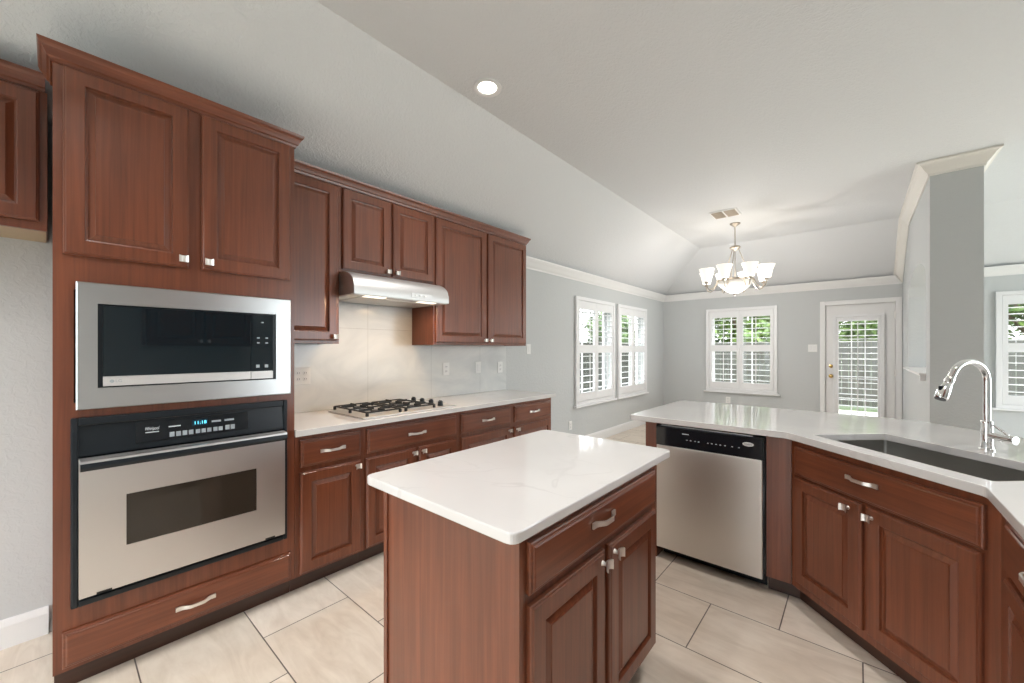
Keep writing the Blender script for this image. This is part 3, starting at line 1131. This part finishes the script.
# =====================================================================  APPLIANCES
# ---- wall oven (local frame as cabinets, face of cabinet at y = 0)
ov = thing('wall_oven', 'stainless and black built-in wall oven below the microwave', 'oven', (DX, 0, 0.34), L90)
z_ = 0.34
b = MB()
b.box(0.060, 0.812, 0.0215, 0.52, 0.372 - z_, 1.072 - z_)
b.build('oven_body', M['blackplastic'], ov)
b = MB()
f0, f1, g0, g1 = 0.046, 0.829, 0.342, 1.090
for a in ((f0, 0.066, g0, g1), (0.809, f1, g0, g1), (0.066, 0.809, 1.058, g1), (0.066, 0.809, g0, 0.366)):
    b.box(a[0], a[1], -0.022, -0.001, a[2] - z_, a[3] - z_, 0.005)
b.build('trim_frame', M['blackplastic'], ov)
b = MB()
b.rings([[(x, -0.001, 1.060 - z_), (x, -0.008, 1.060 - z_), (x, -0.017, 0.945 - z_), (x, -0.017, 0.936 - z_), (x, -0.001, 0.936 - z_)] for x in (0.0665, 0.8085)])
cp = b.build('control_panel', M['blackplastic'], ov)
b = MB()
def pf(z):  # face of the sloping control panel
    return -0.008 - 0.009 * (1.060 - z) / 0.115
b.rings([[(x, pf(1.046) - 0.0003, 1.046 - z_), (x, pf(1.046) - 0.002, 1.046 - z_), (x, pf(0.96) - 0.002, 0.96 - z_), (x, pf(0.96) - 0.0003, 0.96 - z_)] for x in (0.232, 0.646)])
b.build('display_panel', M['blackgloss'], cp)
def pbox(name, x0, x1, z0, z1, mat, dd=0.0035):
    b = MB()
    zc = (z0 + z1) / 2
    b.box(x0, x1, pf(zc) - dd, pf(zc) - 0.0016, z0 - z_, z1 - z_)
    return b.build(name, mat, cp)
for x in (0.343, 0.3655, 0.388, 0.4105):
    pbox('button', x, x + 0.017, 0.970, 0.991, M['greybtn'])
for x in (0.436, 0.4575, 0.479, 0.503, 0.5235):
    pbox('button', x, x + 0.0165, 0.971, 0.990, M['greybtn'])
for x in (0.551, 0.5725):
    pbox('button', x, x + 0.017, 0.971, 0.993, M['greybtn'])
for x0, x1 in ((0.497, 0.534), (0.548, 0.587)):
    pbox('indicator', x0, x1, 1.013, 1.022, M['greybtn'])
pbox('clock_window', 0.424, 0.482, 1.004, 1.034, plain('display_blue_black', (0.004, 0.03, 0.05), 0.2), 0.003)
text('clock_digits', '11:18', 0.021, M['led'], cp, (0.453, pf(1.019) - 0.0040, 1.019 - z_), 0.044)
text('logo', 'Whirlpool', 0.021, M['print'], cp, (0.284, pf(1.014) - 0.0030, 1.016 - z_), 0.046, shear=0.2)
pbox('caption_line', 0.263, 0.307, 0.999, 1.0025, M['print'], 0.003)
pbox('caption_line', 0.340, 0.382, 1.013, 1.018, M['print'], 0.003)
# door
b = MB()
dzb, dzt = 0.383, 0.930
X0, X1 = 0.067, 0.808
w0, w1, v0, v1 = 0.201, 0.676, 0.548, 0.760
yb_, yf = -0.0225, -0.046
b.box(X0, w0, yf, yb_, dzb - z_, dzt - z_); b.box(w1, X1, yf, yb_, dzb - z_, dzt - z_)
b.box(w0, w1, yf, yb_, dzb - z_, v0 - z_); b.box(w0, w1, yf, yb_, v1 - z_, dzt - z_)
bmesh.ops.remove_doubles(b.bm, verts=b.bm.verts, dist=1e-5)
od = b.build('oven_door', M['steelx'], ov)
b = MB(); b.box(w0 + 0.0005, w1 - 0.0005, yf + 0.003, yb_, v0 + 0.0005 - z_, v1 - 0.0005 - z_)
b.build('door_glass', M['ovenglass'], od)
b = MB(); b.rings([[(x, p, q - z_) for p, q in ((yf - 0.0005, 0.929), (yf - 0.026, 0.930), (yf - 0.036, 0.926), (yf - 0.038, 0.917), (yf - 0.0005, 0.915))] for x in (X0 + 0.003, X1 - 0.002)])
b.build('handle', M['steelx'], od)
b = MB(); b.rings([[(x, p, q - z_) for p, q in ((yf - 0.0005, 0.9145), (yf - 0.038, 0.9165), (yf - 0.040, 0.900), (yf - 0.034, 0.887), (yf - 0.0005, 0.884))] for x in (X0 + 0.003, X1 - 0.002)])
b.build('handle_grip', M['blackplastic'], od)
for x in (0.115, 0.715):
    b = MB(); b.box(x, x + 0.044, yf - 0.002, yf - 0.0003, 0.3835 - z_, 0.391 - z_)
    b.build('vent_slot', M['dark'], od)

# ---- microwave with trim kit
mw = thing('microwave', 'built-in microwave with wide stainless surround above the wall oven', 'microwave', (DX, 0, 1.12), L90)
zz = 1.12
b = MB(); b.box(0.075, 0.800, 0.0215, 0.45, 1.165 - zz, 1.59 - zz)
b.build('microwave_body', M['blackplastic'], mw)
def surround(b, x0, x1, z0, z1, i0, i1, j0, j1, yo, yi):
    O = [(x0, z0), (x1, z0), (x1, z1), (x0, z1)]
    I = [(i0, j0), (i1, j0), (i1, j1), (i0, j1)]
    f = 0.004
    O2 = [(x0 + f, z0 + f), (x1 - f, z0 + f), (x1 - f, z1 - f), (x0 + f, z1 - f)]
    b.rings([[(p, -0.001, q) for p, q in O], [(p, yo + 0.004, q) for p, q in O], [(p, yo, q) for p, q in O2],
             [(p, yi, q) for p, q in I], [(p, -0.001, q) for p, q in I]], closed=True)
b = MB(); surround(b, 0.060, 0.845, 1.122 - zz, 1.629 - zz, 0.119, 0.771, 1.205 - zz, 1.546 - zz, -0.028, -0.0279)
b.build('trim_surround', M['steeltrim'], mw)
b = MB()
for a in ((0.1195, 0.134, 1.2055, 1.5455), (0.758, 0.7705, 1.2055, 1.5455), (0.134, 0.758, 1.540, 1.5455), (0.134, 0.758, 1.2055, 1.2105)):
    b.box(a[0], a[1], -0.022, 0.02, a[2] - zz, a[3] - zz)
b.build('bezel', M['blackplastic'], mw)
b = MB(); b.box(0.1345, 0.656, -0.024, 0.02, 1.251 - zz, 1.5395 - zz, 0.001)
md = b.build('door_glass', M['mwglass'], mw)
b = MB(); b.box(0.6585, 0.7575, -0.024, 0.02, 1.251 - zz, 1.5395 - zz, 0.001)
ct = b.build('control_panel', M['mwglass'], mw)
b = MB(); b.box(0.1345, 0.656, -0.025, 0.02, 1.211 - zz, 1.250 - zz, 0.001)
st = b.build('door_strip', M['silver'], mw)
b = MB(); b.box(0.6585, 0.7575, -0.025, 0.02, 1.211 - zz, 1.250 - zz, 0.001)
b.build('panel_strip', M['silver'], mw)
b = MB(); b.lathe([(0.007, -0.0252), (0.007, -0.0256), (0.004, -0.0257)], (0.160, 0, 1.2305 - zz), 14, 'y')
b.build('logo_mark', M['greybtn'], st)
text('logo', 'LG', 0.016, M['greybtn'], st, (0.180, -0.0255, 1.2305 - zz), 0.018)
for i, (x, z) in enumerate(((0.69, 1.42), (0.728, 1.42), (0.69, 1.395), (0.728, 1.395), (0.708, 1.50))):
    b = MB(); b.box(x - 0.006, x + 0.006, -0.0247, -0.0242, z - 0.003 - zz, z + 0.003 - zz)
    b.build('key_mark', M['greybtn'], ct)
for x in (0.688, 0.727):
    b = MB(); b.box(x - 0.008, x + 0.008, -0.0247, -0.0242, 1.268 - zz, 1.284 - zz)
    b.build('button', M['greybtn'], ct)

# ---- range hood
hd_ = thing('range_hood', 'stainless under-cabinet range hood above the gas cooktop', 'range hood', (-2.44, 1.2655, 1.724), L90)
HW = 0.789
prof = [(0.0, 0.0), (-0.002, 0.012), (0.0, 0.055), (0.006, 0.066)]
for k in range(1, 9):
    a = PI / 2 * k / 8
    prof.append((0.006 + 0.165 * (1 - math.cos(a)) ** 0.9, 0.066 + 0.0955 * math.sin(a)))
prof += [(0.497, 0.1615), (0.497, 0.0)]
b = MB()
# hollow shell: curved skin + back + top
skin = prof
inner = [(y + (0.004 if y < 0.3 else -0.004), max(0.0, z - 0.004)) for y, z in prof]
b.rings([[(x, y, z) for y, z in skin] for x in (0.002, HW - 0.002)], True, True)
b.build('hood_shell', M['hoodsteel'], hd_, True)
b = MB(); b.box(0.012, HW - 0.012, 0.012, 0.485, -0.004, -0.0005)
b.build('underside_panel', M['hoodsteel'], hd_)
b = MB(); b.box(0.10, HW - 0.10, 0.10, 0.44, -0.007, -0.0045)
b.build('grease_filter', M['silver'], hd_)
for x in (0.10, 0.53):
    b = MB(); b.box(x, x + 0.15, 0.022, 0.075, -0.008, -0.0042, 0.002)
    b.build('lamp_lens', M['hoodlens'], hd_)
b = MB(); b.box(0.435, 0.62, -0.005, -0.0005, 0.016, 0.050, 0.001)
ctl = b.build('control_plate', M['silver'], hd_)
for x in (0.475, 0.515, 0.555):
    b = MB(); b.box(x - 0.010, x + 0.010, -0.011, -0.0052, 0.026, 0.040, 0.002)
    b.build('switch', M['white'], ctl)
for xw in (0.175, 0.605):
    p = hd_.matrix_basis @ Vector((xw, 0.05, -0.012))
    wy = 1.2655 + xw
    area('hood_lamp_light', (-2.44 - 0.05, wy, 1.712), (0, 0, 0), 0.05, 0.14, 2.4, (1.0, 0.66, 0.36))

# ---- gas cooktop
ck = thing('gas_cooktop', 'stainless four-burner gas cooktop with black grates on the left countertop', 'cooktop', (-2.338, 1.275, 0.9205), L90)
b = MB()
b.prism(fillet([(0, 0), (0.775, 0), (0.775, 0.50), (0, 0.50)], 0.015, 3), 0, 0.011, 0.004)
b.build('cooktop_plate', M['hoodsteel'], ck)
for bx in (0.165, 0.455):
    for by in (0.135, 0.375):
        b = MB()
        b.lathe([(0.052, 0.0115), (0.052, 0.018), (0.046, 0.021), (0.004, 0.0215)], (bx, by, 0), 20)
        bn = b.build('burner', M['silver'], ck, True)
        b = MB(); b.lathe([(0.034, 0.0218), (0.037, 0.024), (0.035, 0.029), (0.004, 0.030)], (bx, by, 0), 20)
        b.build('burner_cap', M['iron'], bn, True)
for bx in (0.165, 0.455):
    b = MB()
    gx, gy0, gy1, zt = 0.122, 0.030, 0.475, 0.036
    r = 0.0048
    for xx in (bx - gx, bx + gx):
        b.box(xx - r, xx + r, gy0, gy1, zt - r, zt + r, 0.002)
    for yy in (gy0, 0.2525, gy1):
        b.box(bx - gx, bx + gx, yy - r, yy + r, zt - r, zt + r, 0.002)
    for xx in (bx - gx, bx + gx):
        for yy in (gy0, 0.2525, gy1):
            b.box(xx - 0.008, xx + 0.008, yy - 0.008, yy + 0.008, 0.0113, zt, 0.002)
    for by in (0.135, 0.375):
        for dx, dy in ((1, 0), (-1, 0), (0, 1), (0, -1)):
            ax, ay = bx + dx * 0.03, by + dy * 0.03
            ex, ey = bx + dx * gx, by + dy * 0.108
            b.box(min(ax, ex) - r * (dx == 0), max(ax, ex) + r * (dx == 0), min(ay, ey) - r * (dy == 0), max(ay, ey) + r * (dy == 0), zt - r, zt + 0.011, 0.002)
    b.build('grate', M['iron'], ck)
for y in (0.075, 0.19, 0.305, 0.42):
    b = MB()
    b.lathe([(0.022, 0.0115), (0.022, 0.016), (0.020, 0.020), (0.0185, 0.044), (0.015, 0.047), (0.003, 0.0475)], (0.672, y, 0), 18)
    b.box(0.668, 0.676, y - 0.016, y + 0.016, 0.046, 0.052, 0.002)
    b.build('knob', M['blackplastic'], ck, True)

# ---- dishwasher
dw = thing('dishwasher', 'stainless dishwasher with black control panel in the peninsula', 'dishwasher', (-0.989, PY, 0), 0)
WW = 0.604
b = MB(); b.box(0.004, WW - 0.004, 0.0, 0.56, 0.10, 0.868)
b.build('tub', M['blackplastic'], dw)
b = MB(); b.box(0.002, WW - 0.010, -0.022, -0.0005, 0.082, 0.744, 0.004)
b.build('door_panel', M['steelz'], dw)
b = MB()
b.rings([[(x, p, q) for p, q in ((-0.0005, 0.7455), (-0.024, 0.7455), (-0.027, 0.749), (-0.027, 0.862), (-0.022, 0.869), (-0.0005, 0.870))] for x in (0.002, WW - 0.010)])
cpn = b.build('control_panel', M['blackgloss'], dw, False)
b = MB(); b.box(0.03, WW - 0.06, -0.012, -0.001, 0.8705, 0.874)
b.build('latch_strip', M['silver'], dw)
b = MB(); b.lathe([(0.028, 0), (0.028, -0.0015), (0.025, -0.002)], (0, 0, 0), 28, 'y')
bmesh.ops.scale(b.bm, vec=(1, 1, 0.42), verts=b.bm.verts)
bmesh.ops.translate(b.bm, vec=(0.525, -0.0271, 0.825), verts=b.bm.verts)
bd = b.build('logo_badge', M['silver'], cpn)
text('logo', 'Whirlpool', 0.011, M['blackplastic'], bd, (0.525, -0.0297, 0.825), 0.040, shear=0.15)
for x in (0.190, 0.212, 0.238, 0.258, 0.310, 0.332, 0.355, 0.378, 0.403, 0.44, 0.475):
    b = MB(); b.box(x, x + 0.008, -0.0278, -0.0268, 0.797, 0.801)
    b.build('indicator', M['print'], cpn)
b = MB(); b.box(0.165, 0.205, -0.0278, -0.0268, 0.8325, 0.8365)
b.build('caption_line', M['print'], cpn)
b = MB(); b.box(0.004, WW - 0.006, 0.10, 0.115, 0.001, 0.0995)
b.build('kick_plate', M['blackplastic'], dw)
b = MB(); b.box(WW - 0.0095, WW - 0.002, -0.014, -0.0005, 0.07, 0.868)
b.build('side_seal', M['blackgloss'], dw)

# =====================================================================  WALL FITTINGS
bs = MB()
bs.box(0, 0.385, -0.008, -0.001, 0.921, 1.399)
bs.box(0.385, 1.180, -0.008, -0.001, 0.921, 1.723)
bs.box(1.180, 2.410, -0.008, -0.001, 0.921, 1.399)
bmesh.ops.translate(bs.bm, verts=bs.bm.verts, vec=(0.4795, 0, -0.914))
ob = bs.build('backsplash', M['marble'])
ob.location = (XL, 0.8735 - 0.4795, 0.914)
ob.rotation_euler = (0, 0, L90)
tag(ob, 'glossy pale marble tile backsplash behind the cooktop counter', 'backsplash')


def plate(name, label, loc, rot, kind, cat, w=0.075, h=0.118, y=0.0):
    t = thing(name, label, cat, loc, rot, None)
    b = MB(); b.box(-w / 2, w / 2, y - 0.0065, y - 0.0005, -h / 2, h / 2, 0.002)
    b.build('cover_plate', M['white'], t)
    n = max(1, round(w / 0.075))
    for k in range(n):
        cx = (k - (n - 1) / 2) * 0.046
        if kind == 'outlet':
            for dz in (-0.021, 0.021):
                b = MB(); b.lathe([(0.0155, y - 0.0066), (0.0155, y - 0.0085), (0.013, y - 0.009)], (cx, 0, dz), 16, 'y')
                s = b.build('socket', M['trim'], t)
                b = MB()
                for dx in (-0.006, 0.006):
                    b.box(cx + dx - 0.0012, cx + dx + 0.0012, y - 0.0095, y - 0.0091, dz - 0.004, dz + 0.006)
                b.build('slot', M['dark'], s)
        else:
            b = MB(); b.box(cx - 0.016, cx + 0.016, y - 0.0095, y - 0.0066, -0.033, 0.033, 0.0015)
            b.build('rocker', M['trim'], t)
    return t


plate('outlet', 'white outlet plate on the backsplash beside the oven cabinet', (XL, 1.138, 1.176), L90, 'outlet', 'outlet', 0.118, y=-0.008)
plate('outlet', 'white outlet plate on the backsplash just right of the cooktop', (XL, 2.431, 1.178), L90, 'outlet', 'outlet', y=-0.008)
plate('wall_switch', 'white switch plate midway between two outlets on the backsplash', (XL, 2.851, 1.178), L90, 'switch', 'switch', y=-0.008)
plate('outlet', 'white outlet plate at the far right end of the backsplash', (XL, 3.183, 1.170), L90, 'outlet', 'outlet', y=-0.008)
plate('wall_switch', 'white switch plate on grey wall just past the cooktop cabinets', (XL, 3.69, 1.368), L90, 'switch', 'switch')
plate('outlet', 'white outlet low on the nook wall left of the paired windows', (XL, 4.60, 0.33), L90, 'outlet', 'outlet')
plate('wall_switch', 'white double switch plate left of the glass back door', (-0.54, YB, 1.385), 0, 'switch', 'switch', 0.118)
plate('outlet', 'white outlet low on the back wall under the single nook window', (-1.77, YB, 0.444), 0, 'outlet', 'outlet')


# ---- recessed ceiling lamps
def recessed_light(x, y, power, label=None, group=None):
    t = thing('recessed_light', label, 'light', (x, y, ZC), 0, group)
    b = MB()
    L = []
    for r, z in ((0.092, -0.0005), (0.092, -0.006), (0.086, -0.009), (0.066, -0.006), (0.060, -0.0005)):
        L.append([(r * math.cos(2 * PI * k / 32), r * math.sin(2 * PI * k / 32), z) for k in range(32)])
    b.rings(L, closed=True)
    b.build('trim_ring', M['trim'], t, True)
    b = MB(); b.lathe([(0.059, -0.0006), (0.056, -0.004), (0.003, -0.0045)], (0, 0, 0), 28)
    b.build('lens', M['lens'], t, True)
    area('recessed_lamp_light', (x, y, ZC - 0.012), (0, 0, 0), 0.11, 0.11, power, (1.0, 0.97, 0.95), 'DISK', 2.1)
    return t


recessed_light(-1.80, 1.835, 9, 'round recessed ceiling light near the slope above the kitchen')
for x, y, pw in ((0.3, 1.7, 11), (-1.7, -1.1, 11), (0.2, -0.9, 11), (-1.1, 0.0, 13)):  # extra ceiling lamps added out of view to brighten the kitchen
    recessed_light(x, y, pw, 'added recessed ceiling light out of view brightening the kitchen', 'added recessed lights out of view')

# ---- ceiling air vent
av = thing('air_vent', 'beige two-grille ceiling air vent just ahead of the chandelier', 'vent', (-1.235, 5.46, ZC), 0)
b = MB()
b.box(-0.15, 0.15, -0.15, 0.15, -0.008, -0.0005, 0.003)
b.build('vent_frame', M['trim'], av)
for xa in (-0.13, 0.01):
    b = MB()
    b.box(xa, xa + 0.12, -0.12, 0.12, -0.011, -0.0085)
    for k in range(9):
        yy = -0.115 + k * 0.0275
        b.box(xa, xa + 0.12, yy, yy + 0.012, -0.016, -0.011)
    b.build('grille', M['vent'], av)

# ---- chandelier
cx, cy = -1.232, 5.984
ch = thing('chandelier', 'nickel eight-arm chandelier with frosted bell shades over the breakfast nook', 'chandelier', (cx, cy, 2.08), 0)
zb = 2.08
b = MB(); b.lathe([(0.065, ZC - 0.001 - zb), (0.062, ZC - 0.012 - zb), (0.03, ZC - 0.032 - zb), (0.012, ZC - 0.045 - zb), (0.008, ZC - 0.05 - zb)], seg=24)
b.build('canopy', M['lampmetal'], ch, True)
b = MB(); b.tube([(0, 0, ZC - 0.05 - zb), (0, 0, 2.735 - zb)], 0.007, 10)
b.build('stem', M['lampmetal'], ch, True)
b = MB(); b.tube([(0, 0, 0.60), (0, 0, 0.046)], 0.005, 8)
b.build('centre_rod', M['lampmetal'], ch, True)
b = MB(); b.lathe([(0.02, 0.675), (0.06, 0.662), (0.068, 0.650), (0.062, 0.636), (0.03, 0.622), (0.012, 0.60)], seg=24)
b.build('hub', M['lampmetal'], ch, True)
ZBAND = 0.205
for k in range(3):
    a = 2 * PI * k / 3 + 0.5
    b = MB(); b.tube([(0.04 * math.cos(a), 0.04 * math.sin(a), 0.635), (0.205 * math.cos(a), 0.205 * math.sin(a), ZBAND + 0.01)], 0.0055, 8)
    b.build('rod', M['lampmetal'], ch, True)
b = MB()
b.rings([[(r * math.cos(2 * PI * k / 36), r * math.sin(2 * PI * k / 36), z) for k in range(36)] for r, z in ((0.205, ZBAND - 0.012), (0.222, ZBAND - 0.012), (0.222, ZBAND + 0.012), (0.205, ZBAND + 0.012))], closed=True)
b.build('band', M['lampmetal'], ch, True)
b = MB(); b.lathe([(0.018, 0.035), (0.06, 0.045), (0.12, 0.08), (0.17, 0.125), (0.20, 0.175), (0.204, 0.198), (0.199, 0.198), (0.165, 0.132), (0.115, 0.088), (0.018, 0.045)], seg=36)
b.build('glass_bowl', M['bowl'], ch, True)
b = MB(); b.lathe([(0.004, 0.0), (0.014, 0.010), (0.020, 0.022), (0.024, 0.034), (0.010, 0.044)], seg=16)
b.build('finial', plain('dark_bronze', (0.10, 0.09, 0.08), 0.35, 1.0), ch, True)
base_a = math.atan2(-cy, -cx)
for k in range(8):
    a = base_a + math.radians(26 + 45 * k)
    ca, sa = math.cos(a), math.sin(a)
    pts = []
    for r, z in ((0.222, 0.205), (0.245, 0.155), (0.275, 0.105), (0.315, 0.085), (0.350, 0.10), (0.368, 0.135), (0.370, 0.170)):
        pts.append((r * ca, r * sa, z))
    b = MB(); b.tube(pts, 0.0075, 8)
    b.lathe([(0.012, 0.165), (0.026, 0.173), (0.028, 0.187), (0.018, 0.193)], (0.370 * ca, 0.370 * sa, 0), 14)
    arm = b.build('arm', M['lampmetal'], ch, True)
    b = MB()
    c3 = (0.370 * ca, 0.370 * sa, 0)
    b.lathe([(0.036, 0.1935), (0.050, 0.200), (0.058, 0.24), (0.070, 0.30), (0.096, 0.362), (0.093, 0.362), (0.066, 0.30), (0.054, 0.24), (0.036, 0.204)], c3, 20)
    b.build('shade', M['shade'], arm, True)
point('chandelier_light', (cx, cy, 2.40), 14, 0.30, (1.0, 0.94, 0.86))
point('nook_fill_light', (cx, cy, 1.86), 44, 0.2, (1.0, 0.96, 0.93))  # fill lamp added below the chandelier bowl to brighten the nook

# =====================================================================  OUTSIDE
b = MB(); b.box(-40, 40, -20, 60, -0.30, -0.16)
struct(b.build('ground', M['lawn']), 'lawn outside the windows', 'lawn')
b = MB(); b.box(-2.0, 7.0, YB + WT + 0.01, 12.2, -0.155, -0.06)
struct(b.build('patio_slab', M['concrete']), 'pale concrete patio outside the back door', 'patio')


def fence_run(label, p0, p1, h=1.75):
    p0, p1 = Vector(p0), Vector(p1)
    L = (p1 - p0).length
    ang = math.atan2(p1.y - p0.y, p1.x - p0.x)
    t = thing('fence', label, 'fence', (p0.x, p0.y, -0.16), ang)
    b = MB()
    n = int(L / 0.145)
    for k in range(n):
        b.box(k * 0.145, k * 0.145 + 0.138, 0, 0.02, 0.05, h)
    b.build('boards', M['fence'], t)
    b = MB()
    for z in (0.3, h - 0.3):
        b.box(0, L, 0.0205, 0.06, z, z + 0.09)
    b.build('rails', M['fence'], t)
    return t


fence_run('grey wooden board fence across the yard behind the house', (-9, 13.6, 0), (9, 13.6, 0))
fence_run('grey wooden board fence running along the side yard', (-6.6, -2, 0), (-6.6, 13.5, 0))


def tree(label, x, y, h, r, mat, n=2600, seed=0, low=0.35):
    rnd = random.Random(seed)
    t = thing('garden_tree', label, 'tree', (x, y, -0.16), 0, 'trees beyond the fence')
    b = MB()
    b.tube([(0, 0, 0), (0.05, 0.02, h * 0.3), (-0.03, 0.05, h * 0.6), (0.02, 0, h * 0.85)], [0.16, 0.13, 0.09, 0.03], 8)
    for k in range(5):
        a = rnd.uniform(0, 2 * PI)
        z = h * rnd.uniform(0.35, 0.6)
        b.tube([(0, 0, z), (r * 0.4 * math.cos(a), r * 0.4 * math.sin(a), z + h * 0.15), (r * 0.7 * math.cos(a), r * 0.7 * math.sin(a), z + h * 0.25)], [0.07, 0.045, 0.02], 6)
    b.build('trunk', M['bark'], t)
    b = MB(); bm = b.bm
    blobs = [(rnd.uniform(-.55, .55) * r, rnd.uniform(-.55, .55) * r, h * rnd.uniform(low, 0.88), r * rnd.uniform(0.35, 0.6)) for _ in range(14)]
    for k in range(n):
        bx, by, bz, br = rnd.choice(blobs)
        d = Vector((rnd.gauss(0, 1), rnd.gauss(0, 1), rnd.gauss(0, 1))).normalized() * br * rnd.uniform(0.5, 1.0)
        c = Vector((bx, by, bz)) + d
        u = Vector((rnd.gauss(0, 1), rnd.gauss(0, 1), rnd.gauss(0, 1))).normalized()
        v = u.orthogonal().normalized()
        s = rnd.uniform(0.07, 0.15)
        w = u.cross(v) * s * 0.12
        q = [c - u * s, c + v * s * 0.5 + w, c + u * s, c - v * s * 0.5 + w]
        bm.faces.new([bm.verts.new(p) for p in q])
    b.build('foliage', mat, t)
    return t


tree('bright green leafy tree behind the fence seen through the single nook window', -3.3, 16.3, 4.6, 2.3, M['leafa'], 6500, 1, 0.28)
tree('deep green tree behind the fence seen through the back door glass', 0.2, 20.5, 5.4, 2.4, M['leafa'], 6000, 2, 0.25)
tree('green tree behind the fence seen through the living room window', 3.4, 16.2, 4.8, 2.2, M['leafa'], 6000, 3, 0.28)
tree('green tree in the side yard seen through the paired nook windows', -8.0, 15.6, 3.0, 1.4, M['leafb'], 3200, 4)
tree('leafy tree in the side yard beyond the paired nook windows', -9.6, 18.6, 3.4, 1.5, M['leafa'], 3000, 5)
